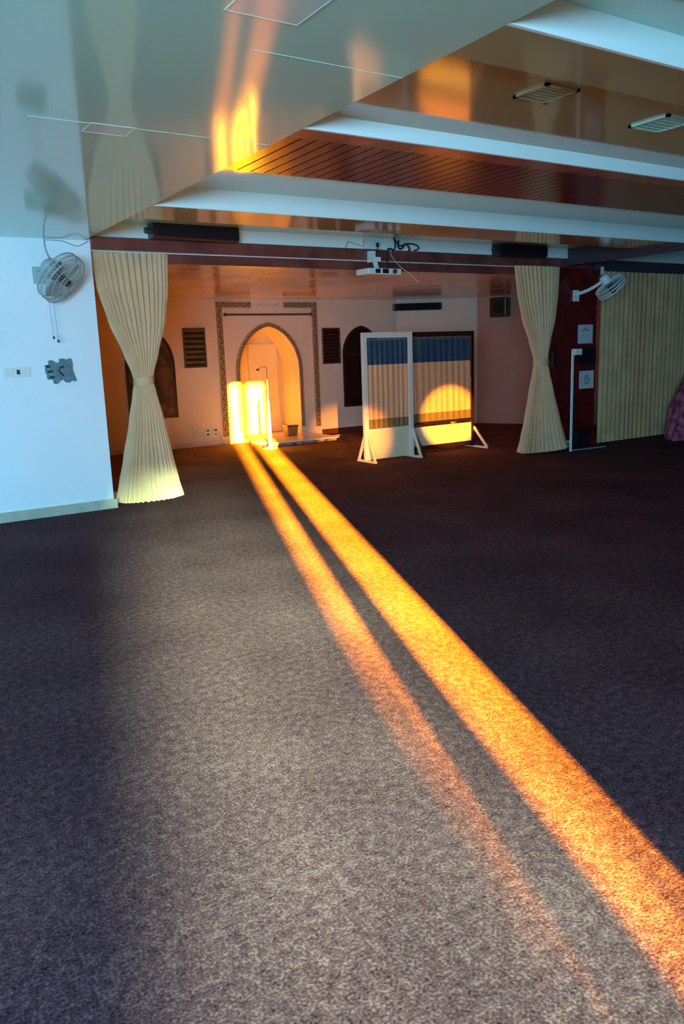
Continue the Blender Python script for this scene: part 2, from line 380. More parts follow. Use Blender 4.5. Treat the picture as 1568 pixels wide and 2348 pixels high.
# windows in the far wall (arched)
def arched(name, cx, hw, z0, zs, z1, glass, mottled):
    bm = bmesh.new(); t = 0.045
    o = [(cx-hw, z0)] + arch_profile(cx, hw, zs, z1, 20) + [(cx+hw, z0)]
    i = [(cx-hw+t, z0+t)] + arch_profile(cx, hw-t, zs, z1-t, 20) + [(cx+hw-t, z0+t)]
    n = len(o)
    for k in range(n):
        prism_xz(bm, [o[k], o[(k+1) % n], i[(k+1) % n], i[k]], YM-0.035, YM)
    f = struct(name, bm, 'darkframe')
    bm = bmesh.new(); prism_xz(bm, i, YM-0.02, YM-0.004); link('window_pane', bm, glass, f)
    bm = bmesh.new(); box(bm, cx-hw+t, cx+hw-t, YM-0.026, YM-0.0, zs-0.03, zs+0.0); link('window_bar', bm, 'darkframe', f)
    return f
arched('window_1', 4.62, 0.43, 0.55, 1.45, 2.07, 'glass_dark', True)
arched('window_2', 8.95, 0.44, 0.50, 1.52, 2.06, 'glass_black', False)
# black electrical sockets etc. are things, further below

# ------------------------------------------------------------------ mihrab ornament
def curls(bm, p, q, nrm_up, width, step, y):
    """a running scroll between two points of the wall plane (x, z)"""
    p = Vector((p[0], 0, p[1])); q = Vector((q[0], 0, q[1])); L = (q-p).length; t = (q-p).normalized()
    u = Vector((-t.z, 0, t.x)); n = max(1, int(round(L/step))); st = L/n
    for k in range(n):
        c = p + t*(k+0.5)*st; s = 1 if k % 2 else -1; pts = []
        for j in range(11):
            a = j/10*PI*1.7; rr = width*0.34*(1-0.055*j)
            pts.append(c + t*(math.cos(a)*rr*1.1) + u*(s*math.sin(a)*rr) + Vector((0, y, 0)))
        tube(bm, pts, width*0.085, 5)
def band(name, parent, p, q, wd, y=YM, proud=0.03):
    (x0, z0), (x1, z1) = p, q
    bm = bmesh.new()
    if abs(x1-x0) < 1e-6: box(bm, x0-wd/2, x0+wd/2, y-proud, y, min(z0, z1), max(z0, z1))
    else: box(bm, min(x0, x1), max(x0, x1), y-proud, y, z0-wd/2, z0+wd/2)
    b = link(name, bm, 'carved_base', parent)
    bm = bmesh.new(); curls(bm, p, q, None, wd, wd*0.85, y-proud); link('scrollwork', bm, 'carved', b, smooth=True)
    return b
t = thing('carved_border', 'rectangular carved brown scroll border around the mihrab', 'ornament', (0, 0, 0))
band('upright', t, (5.945, 0.13), (5.945, 2.40), 0.105); band('upright', t, (7.895, 0.17), (7.895, 2.40), 0.105)
band('top_band', t, (5.89, 2.455), (6.57, 2.455), 0.105); band('top_band', t, (7.24, 2.455), (7.95, 2.455), 0.105)
# pointed arch band
t = thing('carved_arch', 'pointed carved brown arch moulding framing the glowing prayer niche', 'ornament', (0, 0, 0))
bm = bmesh.new(); wd = 0.075
oo = [(AX-AH-wd, 0.20)] + arch_profile(AX, AH+wd, AZ0, AZ1+wd, 28) + [(AX+AH+wd, 0.20)]
ii = [(AX-AH, 0.20)] + arch_profile(AX, AH, AZ0, AZ1, 28) + [(AX+AH, 0.20)]
for k in range(len(oo)-1): prism_xz(bm, [oo[k], oo[k+1], ii[k+1], ii[k]], YM-0.03, YM)
link('moulding', bm, 'carved_base', t)
bm = bmesh.new(); mid = [((a[0]+b[0])/2, (a[1]+b[1])/2) for a, b in zip(oo, ii)]
# resample mid line
pts = [mid[0]]; acc = 0; seg = 0.066
path = []
for a, b in zip(mid[:-1], mid[1:]):
    L = math.hypot(b[0]-a[0], b[1]-a[1]); n = max(1, int(L/0.01))
    for k in range(n): path.append((a[0]+(b[0]-a[0])*k/n, a[1]+(b[1]-a[1])*k/n))
path.append(mid[-1]); last = path[0]; res = [last]
for p in path:
    if math.hypot(p[0]-last[0], p[1]-last[1]) >= seg: res.append(p); last = p
for a, b in zip(res[:-1], res[1:]): curls(bm, a, b, None, 0.075, 0.066, YM-0.03)
link('scrollwork', bm, 'carved', t, smooth=True)
# thin carved rod above the arch
t = thing('carved_rod', 'thin dark horizontal carved rod with knobs above the niche arch', 'ornament', (6.93, YM, 2.285))
bm = bmesh.new(); tube(bm, [(-0.88, -0.02, 0), (0.88, -0.02, 0)], 0.014, 8)
for s in range(-40, 41): tube(bm, [(s*0.0215-0.004, -0.02, 0), (s*0.0215+0.004, -0.02, 0)], 0.019, 8)
link('rod', bm, 'carved', t)
for sx in (-0.88, 0.88):
    bm = bmesh.new(); bmesh.ops.create_uvsphere(bm, u_segments=12, v_segments=8, radius=0.032)
    bmesh.ops.translate(bm, verts=bm.verts, vec=(sx, -0.032, 0)); link('knob', bm, 'carved', t, smooth=True)
# faint script between the top bands
bm = bmesh.new()
xx = -0.24
while xx < 0.22:
    h = random.uniform(0.02, 0.05)
    tube(bm, smooth_path([(xx, 0, 0), (xx+0.015, 0, -0.02), (xx+0.04, 0, -0.005), (xx+0.045, 0, h), (xx+0.05, 0, 0)], 4), 0.005, 5)
    xx += 0.055
o = link('wall_script', bm, 'skirt_pink', None, smooth=True, loc=(6.91, YM-0.005, 2.455))
tag(o, 'faint pale raised calligraphy centred above the mihrab', 'lettering')

# framed script plaques beside the mihrab
def plaque(x0, x1, z0, z1, m, label):
    t = thing('framed_plaque', label, 'picture', ((x0+x1)/2, YM, (z0+z1)/2), None)
    w2, h2, f = (x1-x0)/2, (z1-z0)/2, 0.022
    bm = bmesh.new(); box(bm, -w2, -w2+f, -0.035, 0, -h2, h2); box(bm, w2-f, w2, -0.035, 0, -h2, h2)
    box(bm, -w2+f, w2-f, -0.035, 0, -h2, -h2+f); box(bm, -w2+f, w2-f, -0.035, 0, h2-f, h2)
    link('frame', bm, 'carved', t)
    pbox('panel', m, t, -w2+f, w2-f, -0.02, -0.002, -h2+f, h2-f)
plaque(5.24, 5.65, 1.385, 2.065, 'script', 'framed dark plaque with rows of pale script, left of the mihrab')
plaque(8.05, 8.45, 1.35, 2.03, 'script_dark', 'framed black plaque on the wall right of the mihrab')

# low platform under the niche
t = thing('marble_step', 'low pale marble platform with veined edge under the mihrab', 'platform', (0, 0, 0))
pbox('slab', 'marble', t, 6.25, 7.66, 12.08, YM-0.036, 0.045, 0.07, bv=0.004)
pbox('riser', 'marble_edge', t, 6.29, 7.62, 12.11, YM-0.036, 0.0, 0.045)
o = pbox('niche_slab', 'marble', t, AX-AH+0.005, AX+AH-0.005, YM-0.036, YB-0.002, 0, 0.06)
# recessed pale panel in the niche
t = thing('niche_board', 'tall pale tan board standing against the back of the glowing niche', 'board', (7.21, YB, 0.06))
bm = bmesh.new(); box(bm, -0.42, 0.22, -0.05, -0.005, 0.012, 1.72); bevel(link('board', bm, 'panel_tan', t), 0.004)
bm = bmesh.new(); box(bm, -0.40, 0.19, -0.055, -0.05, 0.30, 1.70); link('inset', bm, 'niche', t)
# microphone stand
t = thing('microphone_stand', 'thin microphone stand with drooping boom in front of the niche', 'microphone stand', (6.17, 11.92, 0))
bm = bmesh.new(); bmesh.ops.create_cone(bm, cap_ends=True, segments=28, radius1=0.13, radius2=0.11, depth=0.025)
bmesh.ops.translate(bm, verts=bm.verts, vec=(0, 0, 0.0125)); link('base', bm, 'metal', t)
bm = bmesh.new(); tube(bm, [(0, 0, 0.02), (0, 0, 0.12), (0, 0, 0.8)], 0.02, 12, radii=[0.04, 0.03, 0.018]); link('lower_pole', bm, 'white', t, smooth=True)
bm = bmesh.new(); tube(bm, [(0, 0, 0.8), (0, 0, 1.36)], 0.008, 8); link('upper_pole', bm, 'grey', t)
bm = bmesh.new(); tube(bm, smooth_path([(0, 0, 1.36), (-0.06, 0, 1.37), (-0.15, 0.0, 1.335)], 6), 0.007, 8); link('boom', bm, 'grey', t)
bm = bmesh.new(); bmesh.ops.create_uvsphere(bm, u_segments=12, v_segments=8, radius=0.018); bmesh.ops.scale(bm, vec=(1.5, 1, 1), verts=bm.verts)
bmesh.ops.translate(bm, verts=bm.verts, vec=(-0.165, 0, 1.325)); link('microphone', bm, 'black', t, smooth=True)
# bin in the niche
t = thing('waste_bin', 'small square brown bin on the marble step under the niche arch', 'bin', (7.14, 12.95, 0.07))
bm = bmesh.new()
for (a0, b0, z0), (a1, b1, z1) in (((0.095, 0.085, 0), (0.115, 0.1, 0.19)),):
    lo = [bm.verts.new((sx*a0, sy*b0, z0)) for sx, sy in ((-1, -1), (1, -1), (1, 1), (-1, 1))]
    hi = [bm.verts.new((sx*a1, sy*b1, z1)) for sx, sy in ((-1, -1), (1, -1), (1, 1), (-1, 1))]
    bm.faces.new(lo); bm.faces.new(hi)
    for i in range(4): bm.faces.new((lo[i], lo[(i+1) % 4], hi[(i+1) % 4], hi[i]))
bevel(link('body', bm, 'bin', t), 0.01)
pbox('rim', 'darkframe', t, -0.12, 0.12, -0.105, 0.105, 0.17, 0.195, bv=0.004)
# sockets and cover plate left of the mihrab
def socket(x, z, label, grp=None):
    t = thing('wall_socket', label, 'socket', (x, YM, z), grp)
    pbox('plate', 'white_gloss', t, -0.058, 0.058, -0.012, 0, -0.075, 0.075, bv=0.003)
    for dz in (-0.036, 0.036): pbox('outlet', 'black', t, -0.03, 0.03, -0.017, -0.010, dz-0.02, dz+0.02)
    return t
socket(5.585, 0.235, 'double wall socket with two black outlets, farther from the mihrab', None)
socket(5.735, 0.235, 'double wall socket with two black outlets, nearest the mihrab border', None)
o = pbox('blank_cover_plate', 'skirt_pink', None, 5.30, 5.48, YM-0.01, YM, 0.18, 0.385, bv=0.003)
tag(o, 'square pinkish blank cover plate low on the wall left of the sockets', 'cover plate')
bm = bmesh.new(); tube(bm, smooth_path([(5.76, YM-0.02, 0.27), (5.82, YM-0.03, 0.16), (5.86, YM-0.05, 0.02), (6.0, YM-0.12, 0.008)], 6), 0.007, 6)
tag(link('power_cord', bm, 'cable_tan', smooth=True), 'thin tan cord dropping from the socket to the carpet beside the mihrab', 'cord')
bm = bmesh.new(); box(bm, -0.09, 0.09, -0.03, 0.03, 0, 0.02); o = bevel(link('white_slip', bm, 'paper'), 0.004); o.location = (8.0, 12.75, 0)
tag(o, 'small flat white slip on the carpet right of the marble step', 'slip')

# black bar speaker on the diagonal/far wall, and corner speaker
t = thing('bar_speaker', 'long slim black wall speaker high on the far wall', 'speaker', (10.22, 13.03, 2.41), None, math.atan2(-0.7, 1.53))
bm = bmesh.new(); box(bm, -0.5, 0.5, -0.13, -0.01, -0.07, 0.07); bevel(link('cabinet', bm, 'black', t), 0.02, 3)
pbox('grille', 'black_matte', t, -0.45, 0.45, -0.136, -0.128, -0.055, 0.055)
t = thing('corner_speaker', 'boxy black speaker in the dim far right corner', 'speaker', (11.62, 12.0, 2.33), None, R(-64))
bm = bmesh.new(); box(bm, -0.17, 0.17, -0.30, -0.01, -0.19, 0.19); bevel(link('cabinet', bm, 'darkframe', t), 0.02, 3)
bm = bmesh.new(); bmesh.ops.create_cone(bm, cap_ends=True, segments=24, radius1=0.12, radius2=0.10, depth=0.03, matrix=Matrix.Rotation(PI/2, 4, 'X'))
bmesh.ops.translate(bm, verts=bm.verts, vec=(0, -0.305, 0)); link('speaker_cone', bm, 'black_matte', t)

# ------------------------------------------------------------------ folding screens
def drape(w2, z0, z1, folds, amp, y=0.0, seed=1, ht=0.0, n=None):
    rnd = random.Random(seed); n = n or folds*8; bm = bmesh.new(); rows = 26
    ph = [rnd.uniform(-0.6, 0.6) for _ in range(folds+2)]; am = [rnd.uniform(0.5, 1.2) for _ in range(folds+2)]
    g = []
    for j in range(rows+1):
        v = j/rows; row = []
        for i in range(n+1):
            u = i/n; f = u*folds; k = int(f)
            a = amp*am[k]*(1-(f-k)) + amp*am[k+1]*(f-k)
            yy = y + a*math.sin(2*PI*f + ph[k]*(1-(f-k)) + ph[k+1]*(f-k) + 0.4*math.sin(3*v+seed))*(0.75+0.25*math.sin(PI*v))
            row.append(bm.verts.new((-w2+2*w2*u + 0.004*math.sin(9*v+i), yy, z1+(z0-z1)*v + ht*math.sin(2*PI*f*1.0))))
        g.append(row)
    for j in range(rows):
        for i in range(n): bm.faces.new((g[j][i], g[j][i+1], g[j+1][i+1], g[j+1][i]))
    return bm
def screen(loc, rz, W, frame_m, board_m, label, post, zb0, zb1, seed, board_frame):
    t = thing('partition_screen', label, 'screen', loc, None, rz)
    h = W/2; H = 1.815
    for sx in (-1, 1):
        x0 = sx*h - (post if sx > 0 else 0)
        pbox('post', frame_m, t, x0, x0+post, -0.025, 0.025, 0.02, H, bv=0.004)
    pbox('top_rail', frame_m, t, -h+post, h-post, -0.025, 0.025, H-0.075, H)
    pbox('middle_rail', frame_m, t, -h+post, h-post, -0.022, 0.022, 0.435, 0.468)
    if board_frame: pbox('bottom_rail', frame_m, t, -h+post, h-post, -0.025, 0.025, zb0-0.07, zb0)
    pbox('board', board_m, t, -h+post, h-post, -0.012, 0.012, zb0, zb1)
    bm = drape(h-post-0.004, 0.472, H-0.08, 8 if W < 1 else 10, 0.009, seed=seed)
    c = link('cloth', bm, 'screen_cloth', t, smooth=True)
    bm = bmesh.new(); tube(bm, [(-h+post, 0.0, H-0.1), (h-post, 0.0, H-0.1)], 0.006, 6); link('rod', bm, 'metal', t)
    return t
def foot(t, x, m, y0=-0.22, y1=0.22, top=0.42, wd=0.045):
    bm = bmesh.new(); box(bm, x-wd/2, x+wd/2, y0, y1, 0, 0.03)
    beam(bm, (x, y0+0.02, 0.03), (x, -0.02, top), 0.04, 0.022, (1, 0, 0)); beam(bm, (x, y1-0.02, 0.03), (x, 0.02, top), 0.04, 0.022, (1, 0, 0))
    return link('foot', bm, m, t)
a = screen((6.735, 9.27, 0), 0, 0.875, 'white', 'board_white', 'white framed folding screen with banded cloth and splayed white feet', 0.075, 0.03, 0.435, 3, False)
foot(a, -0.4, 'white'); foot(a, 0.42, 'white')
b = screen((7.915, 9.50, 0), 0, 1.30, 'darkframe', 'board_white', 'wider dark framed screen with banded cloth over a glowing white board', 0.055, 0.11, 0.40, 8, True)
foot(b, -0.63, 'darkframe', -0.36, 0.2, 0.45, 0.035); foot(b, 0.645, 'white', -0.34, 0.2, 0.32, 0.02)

# ------------------------------------------------------------------ tied-back curtains
def interp(tab, z):
    for (z0, *a), (z1, *c) in zip(tab[:-1], tab[1:]):
        if z1 <= z <= z0:
            f = (z0-z)/(z0-z1); f = f*f*(3-2*f)*0.35 + f*0.65
            return [p+(q-p)*f for p, q in zip(a, c)]
    return list(tab[-1][1:])
def tied_curtain(name, label, tab, y, folds, band_z, seed, hem, lift=0.0):
    """tab rows: z, centre x, half width, half depth, fold depth"""
    rnd = random.Random(seed); t = thing(name, label, 'curtain', (tab[-1][1], y, 0)); ox = tab[-1][1]
    n = folds*8; rows = 90; bm = bmesh.new(); g = []
    ztop, zbot = tab[0][0], tab[-1][0]
    am = [rnd.uniform(0.45, 1.25) for _ in range(folds)]; ph = [rnd.uniform(-0.5, 0.5) for _ in range(folds)]
    for j in range(rows+1):
        z = ztop+(zbot-ztop)*j/rows; cx, hw, hd, fd = interp(tab, z); row = []
        for i in range(n):
            th = 2*PI*i/n; f = th/(2*PI)*folds; k = int(f) % folds; k2 = (k+1) % folds; fr = f-int(f)
            a = am[k]*(1-fr)+am[k2]*fr; p = ph[k]*(1-fr)+ph[k2]*fr
            s = 1 + fd*a*math.cos(2*PI*f+p)
            c_, s_ = math.cos(th), math.sin(th)
            x_ = (cx-ox) + hw*c_*(1+0.35*(s-1)); y_ = hd*s_ + (s-1)*0.5*hw*s_*0.7
            zz = z
            if j > rows*0.8:
                q = (j/rows-0.8)/0.2; zz += hem*q*math.cos(th-0.4) + 0.012*q*math.cos(2*PI*f+p) + lift*q
            row.append(bm.verts.new((x_, y_, max(zz, 0.006))))
        g.append(row)
    for j in range(rows):
        for i in range(n): bm.faces.new((g[j][i], g[j][(i+1) % n], g[j+1][(i+1) % n], g[j+1][i]))
    link('drape', bm, 'curtain', t, smooth=True)
    cx, hw, hd, fd = interp(tab, band_z); bm = bmesh.new(); g = []
    for j, (dz, k) in enumerate(((-0.045, 1.05), (-0.03, 1.14), (0.03, 1.14), (0.045, 1.05))):
        g.append([bm.verts.new((cx-ox+hw*k*math.cos(2*PI*i/40), (hd*k+0.02)*math.sin(2*PI*i/40), band_z+dz+0.012*math.cos(2*PI*i/40))) for i in range(40)])
    for j in range(3):
        for i in range(40): bm.faces.new((g[j][i], g[j][(i+1) % 40], g[j+1][(i+1) % 40], g[j+1][i]))
    link('tieback', bm, 'curtain', t, smooth=True)
    return t
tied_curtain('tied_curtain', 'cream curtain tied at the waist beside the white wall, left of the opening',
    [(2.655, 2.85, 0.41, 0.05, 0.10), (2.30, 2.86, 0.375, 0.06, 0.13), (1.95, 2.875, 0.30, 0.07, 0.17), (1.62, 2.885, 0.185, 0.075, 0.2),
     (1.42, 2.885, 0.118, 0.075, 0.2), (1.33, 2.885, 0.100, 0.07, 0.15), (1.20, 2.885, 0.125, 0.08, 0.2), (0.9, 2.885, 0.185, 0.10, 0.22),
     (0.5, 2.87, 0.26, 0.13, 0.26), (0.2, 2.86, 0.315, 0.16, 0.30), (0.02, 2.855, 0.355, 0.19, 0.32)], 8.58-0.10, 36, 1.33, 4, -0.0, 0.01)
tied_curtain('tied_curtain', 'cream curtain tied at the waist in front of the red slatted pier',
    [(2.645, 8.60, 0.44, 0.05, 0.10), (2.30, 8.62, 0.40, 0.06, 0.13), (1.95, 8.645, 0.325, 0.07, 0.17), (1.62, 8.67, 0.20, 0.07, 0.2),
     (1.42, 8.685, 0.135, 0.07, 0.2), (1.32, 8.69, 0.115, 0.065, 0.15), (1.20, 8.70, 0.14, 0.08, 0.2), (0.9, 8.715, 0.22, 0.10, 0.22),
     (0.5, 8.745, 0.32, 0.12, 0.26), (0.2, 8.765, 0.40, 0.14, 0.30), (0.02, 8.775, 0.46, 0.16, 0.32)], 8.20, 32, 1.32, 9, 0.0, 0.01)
# straight curtain in the right-hand opening
t = thing('long_curtain', 'full-length olive cream curtain hanging straight in the right-hand opening', 'curtain', (11.9, 8.28, 0))
bm = drape(1.85, 0.015, 2.63, 34, 0.024, seed=5, n=34*8)
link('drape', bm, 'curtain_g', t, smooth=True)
pbox('heading_rail', 'dark_beam', t, -1.87, 1.87, -0.012, 0.012, 2.62, 2.64)
# curtain track
bm = bmesh.new(); box(bm, 2.42, 9.02, 8.42, 8.45, 2.656, 2.665)
tag(link('curtain_track', bm, 'white_gloss'), 'thin white curtain track under the dark lintel', 'curtain track')

# ------------------------------------------------------------------ boxes on the lintel
def horn(loc, W, label):
    t = thing('box_speaker', label, 'speaker', loc)
    bm = bmesh.new(); prof = []
    D, Hh = 0.17, 0.17
    for k in range(9):
        a = PI/2*k/8; prof.append((-D+0.05-0.05*math.sin(a), 0.05-0.05*math.cos(a)))
    for k in range(9):
        a = PI/2*k/8; prof.append((-D+0.05-0.05*math.cos(a), Hh-0.05+0.05*math.sin(a)))
    prof += [(0, Hh), (0, 0)]
    l = [bm.verts.new((-W/2, y, z)) for y, z in prof]; r_ = [bm.verts.new((W/2, y, z)) for y, z in prof]
    bm.faces.new(l); bm.faces.new(r_)
    for i in range(len(prof)): bm.faces.new((l[i], l[(i+1) % len(prof)], r_[(i+1) % len(prof)], r_[i]))
    link('cabinet', bm, 'black', t)
    pbox('grille', 'black_matte', t, -W/2+0.04, W/2-0.03, -D-0.006, -D+0.004, 0.035, Hh-0.04)
    bm = bmesh.new(); bmesh.ops.create_cone(bm, cap_ends=True, segments=14, radius1=0.03, radius2=0.03, depth=0.06, matrix=Matrix.Rotation(PI/2, 4, 'Y'))
    bmesh.ops.translate(bm, verts=bm.verts, vec=(-W/2-0.03, -0.08, 0.085)); link('end_knob', bm, 'fan_dark', t)
    return t
t = horn((3.50, 8.345, 2.775), 0.97, 'long black box on the lintel above the left curtain'); pbox('badge', 'grey', t, -0.43, -0.415, -0.172, -0.165, 0.07, 0.12)
horn((8.32, 8.345, 2.765), 0.90, 'black box on the lintel above the right curtain')

# projector, its bracket and the cable tangle
t = thing('projector', 'small white projector hanging from a white bracket under the lintel', 'projector', (5.82, 8.12, 2.46))
bm = bmesh.new(); box(bm, -0.26, 0.24, -0.12, 0.14, 0, 0.07); bevel(link('body', bm, 'white_gloss', t), 0.012, 3)
pbox('vent', 'black', t, -0.15, -0.08, -0.125, -0.115, 0.012, 0.06); pbox('front_panel', 'black', t, -0.045, 0.04, -0.126, -0.115, 0.01, 0.062)
bm = bmesh.new(); bmesh.ops.create_cone(bm, cap_ends=True, segments=20, radius1=0.028, radius2=0.024, depth=0.03, matrix=Matrix.Rotation(PI/2, 4, 'X'))
bmesh.ops.translate(bm, verts=bm.verts, vec=(0.13, -0.13, 0.035)); link('lens', bm, 'fan_dark', t, smooth=False)
bm = bmesh.new(); beam(bm, (0, 0.06, 0.07), (0, 0.10, 0.17), 0.05, 0.04); box(bm, -0.05, 0.05, 0.04, 0.2, 0.165, 0.22); bevel(link('bracket', bm, 'white_gloss', t), 0.006)
bm = bmesh.new(); box(bm, -0.04, 0.04, 0.14, 0.205, 0.20, 0.30); link('wall_mount', bm, 'white_gloss', t)
bm = bmesh.new(); tube(bm, [(0, 0, 0), (0, 0, 0.1)], 0.006, 6)
t = thing('knobbed_stem', 'short dark stem with a round knob on the lintel above the projector', 'antenna', (5.92, 8.30, 2.72)); link('stem', bm, 'cable', t)
bm = bmesh.new(); bmesh.ops.create_uvsphere(bm, u_segments=12, v_segments=8, radius=0.022); bmesh.ops.scale(bm, vec=(1, 1, 1.3), verts=bm.verts)
bmesh.ops.translate(bm, verts=bm.verts, vec=(0, 0, 0.12)); link('knob', bm, 'black', t, smooth=True)
def cord(name, pts, m, label, r=0.006):
    bm = bmesh.new(); tube(bm, smooth_path(pts, 7), r, 6); return tag(link(name, bm, m, smooth=True), label, 'cable')
cord('cable', [(5.45, 8.31, 2.79), (5.5, 8.32, 2.86), (5.58, 8.33, 2.85), (5.66, 8.33, 2.83), (5.72, 8.33, 2.83), (5.74, 8.33, 2.92)], 'cable_tan', 'thin wavy brown cable along the white strip left of the projector', 0.005)
cord('cable', [(6.16, 8.28, 2.93), (6.17, 8.27, 2.85), (6.15, 8.28, 2.79), (6.07, 8.29, 2.79), (6.05, 8.27, 2.6), (6.08, 8.1, 2.5)], 'cable', 'thick dark cable dropping down the lintel behind the projector', 0.011)
cord('cable', [(6.19, 8.29, 2.90), (6.25, 8.28, 2.84), (6.36, 8.28, 2.87), (6.5, 8.28, 2.86), (6.55, 8.28, 2.82), (6.48, 8.29, 2.79)], 'cable', 'dark looping cable on the lintel right of the projector', 0.009)
cord('cable', [(6.20, 8.24, 2.90), (6.19, 8.235, 2.82), (6.24, 8.24, 2.80), (6.31, 8.235, 2.86), (6.37, 8.24, 2.80), (6.42, 8.325, 2.79)], 'cable', 'knotted dark cable bunched above the projector', 0.011)
cord('cable', [(6.14, 8.322, 2.79), (6.15, 8.322, 2.72), (6.17, 8.18, 2.58), (6.25, 8.05, 2.46), (6.30, 7.98, 2.37)], 'cable_tan', 'pale tan cable hanging below the lintel right of the projector', 0.006)
bm = bmesh.new(); box(bm, -0.14, 0.14, -0.02, 0.0, 0, 0.10); o = bevel(link('junction_box', bm, 'white_gloss'), 0.004); o.location = (5.86, 8.36, 2.80)
tag(o, 'flat white box on the recess strip above the projector', 'junction box')

# ------------------------------------------------------------------ wall fans
def fan(loc, normal, rad, label, wall_pt, cords, blades_m='fan_blade', cage_m='fan_grey', motor_m='fan_grey', motor_r=0.09):
    t = thing('wall_fan', label, 'fan', loc)
    q = Vector(normal).normalized().to_track_quat('Z', 'Y').to_matrix().to_4x4()
    bm = bmesh.new()
    def P(r, a, h): return q @ Vector((r*math.cos(a), r*math.sin(a), h))
    for r_, h in ((1.0, 0.0), (0.99, 0.05), (0.98, -0.05), (0.72, 0.072), (0.42, 0.088), (0.2, 0.092)):
        pts = [P(rad*r_, 2*PI*k/40, h) for k in range(41)]; tube(bm, pts, 0.004 if r_ < 0.97 else 0.007, 5, cap=False)
    nw = 40
    for k in range(nw):
        a = 2*PI*k/nw
        tube(bm, [P(rad*f, a, h) for f, h in ((0.2, 0.092), (0.6, 0.082), (0.9, 0.065), (1.0, 0.0), (0.9, -0.06), (0.5, -0.085), (0.25, -0.09))], 0.0022, 4, cap=False)
    link('cage', bm, cage_m, t)
    for k in range(3):
        a0 = 2*PI*k/3+0.4; bm = bmesh.new(); g = []
        for i in range(7):
            f = i/6; rr = rad*(0.18+0.68*f); sp = 0.55+0.45*math.sin(PI*min(1, f*0.75+0.2))
            g.append([bm.verts.new(P(rr, a0+sp*(u-0.5)*1.3+0.25*f, (u-0.5)*0.05)) for u in (0, 0.25, 0.5, 0.75, 1)])
        for i in range(6):
            for j in range(4): bm.faces.new((g[i][j], g[i][j+1], g[i+1][j+1], g[i+1][j]))
        o = link('blade', bm, blades_m, t, smooth=True); so = o.modifiers.new('thick', 'SOLIDIFY'); so.thickness = 0.003
    bm = bmesh.new(); tube(bm, [P(0, 0, -0.03), P(0, 0, 0.06), P(0, 0, 0.10)], 0.04, 20, radii=[0.035, 0.045, 0.03]); link('hub', bm, 'fan_dark', t, smooth=True)
    bm = bmesh.new(); tube(bm, [P(0, 0, -0.07), P(0, 0, -0.10), P(0, 0, -0.19), P(0, 0, -0.215)], 0.08, 20, radii=[motor_r*0.7, motor_r, motor_r*0.95, motor_r*0.55]); link('motor', bm, motor_m, t, smooth=True)
    bm = bmesh.new(); wp = Vector(wall_pt)-Vector(loc); m0 = P(0, 0, -0.14)
    tube(bm, smooth_path([m0, (m0+wp)/2+Vector((0, 0, -0.03)), wp+Vector((0, -0.03, 0))], 5), 0.025, 10)
    box(bm, wp.x-0.05, wp.x+0.05, wp.y-0.035, wp.y, wp.z-0.10, wp.z+0.06); link('bracket', bm, motor_m, t)
    for (x, y, z0, z1) in cords:
        bm = bmesh.new(); tube(bm, [(x, y, z0), (x+0.012, y, z1)], 0.0022, 5); c = link('pull_cord', bm, 'cable_grey', t)
        bm = bmesh.new(); bmesh.ops.create_uvsphere(bm, u_segments=10, v_segments=8, radius=0.011); bmesh.ops.scale(bm, vec=(1, 1, 1.4), verts=bm.verts)
        bmesh.ops.translate(bm, verts=bm.verts, vec=(x+0.012, y, z1)); link('cord_bead', bm, 'fan_dark', c, smooth=True)
    return t
fan((2.00, 8.00, 2.345), (0.50, -0.52, -0.62), 0.25, 'grey oscillating wall fan on the white wall, two pull cords hanging below', (1.87, YW, 2.42), [(-0.10, 0.16, -0.10, -0.55), (-0.055, 0.18, -0.10, -0.585)])
fan((9.84, 7.93, 2.36), (0.58, -0.25, -0.74), 0.23, 'pale wall fan seen edge-on in front of the long olive curtain', (9.53, 8.325, 2.28), [], cage_m='white_gloss', motor_m='white_gloss', motor_r=0.075)
cord('cable', [(1.96, YW-0.01, CE), (1.965, YW-0.012, 2.66), (1.985, YW-0.02, 2.58), (2.0, YW-0.10, 2.50), (2.0, 8.12, 2.43)], 'cable_grey', 'thin grey cable from the ceiling down to the left wall fan', 0.005)
cord('cable', [(1.97, YW-0.01, CE-0.012), (2.12, YW-0.01, CE-0.015), (2.2, YW-0.012, CE-0.04), (2.28, YW-0.012, CE-0.06), (2.35, YW-0.012, CE-0.03), (2.39, YW-0.01, CE-0.005)], 'cable_grey', 'grey cable sagging along the top of the white wall', 0.004)
bm = bmesh.new(); box(bm, -0.025, 0.025, -0.02, 0, 0, 0.12); o = link('cable_cover', bm, 'white_gloss'); o.location = (10.0, 8.235, 2.56)
tag(o, 'short white cable cover at the top of the red pier beside the fan', 'cable cover')

# plaque and switch plate on the left wall
out = [(305,480),(345,470),(430,465),(420,345),(520,325),(600,380),(680,410),(745,405),(760,295),(860,285),(970,320),(1100,290),(1130,330),(1145,480),(1130,640),(1170,790),(1225,1000),(1170,1025),(1070,985),(1020,1050),(900,1045),(830,960),(780,950),(690,1010),(640,1075),(540,1070),(495,915),(400,935),(340,905),(345,800),(310,700)]
def PZ(x, y, k=0.30/925.): return ((x-765)*k, (660-y)*k*0.98)
t = thing('wall_plaque', 'small ragged-edged grey green plaque with teal marks on the white wall', 'plaque', (1.99, YW, 1.475))
bm = bmesh.new(); prism_xz(bm, [PZ(*p) for p in out], -0.018, 0); link('plate', bm, 'plate', t)
for cx_, cy_, rx, ry in ((400, 520, 55, 50), (450, 680, 75, 42), (490, 860, 70, 45)):
    bm = bmesh.new(); prism_xz(bm, [PZ(cx_+rx*math.cos(a*PI/6)*(1+0.2*(a % 2)), cy_+ry*math.sin(a*PI/6)) for a in range(12)], -0.022, -0.016)
    link('mark', bm, 'plate_dark', t)
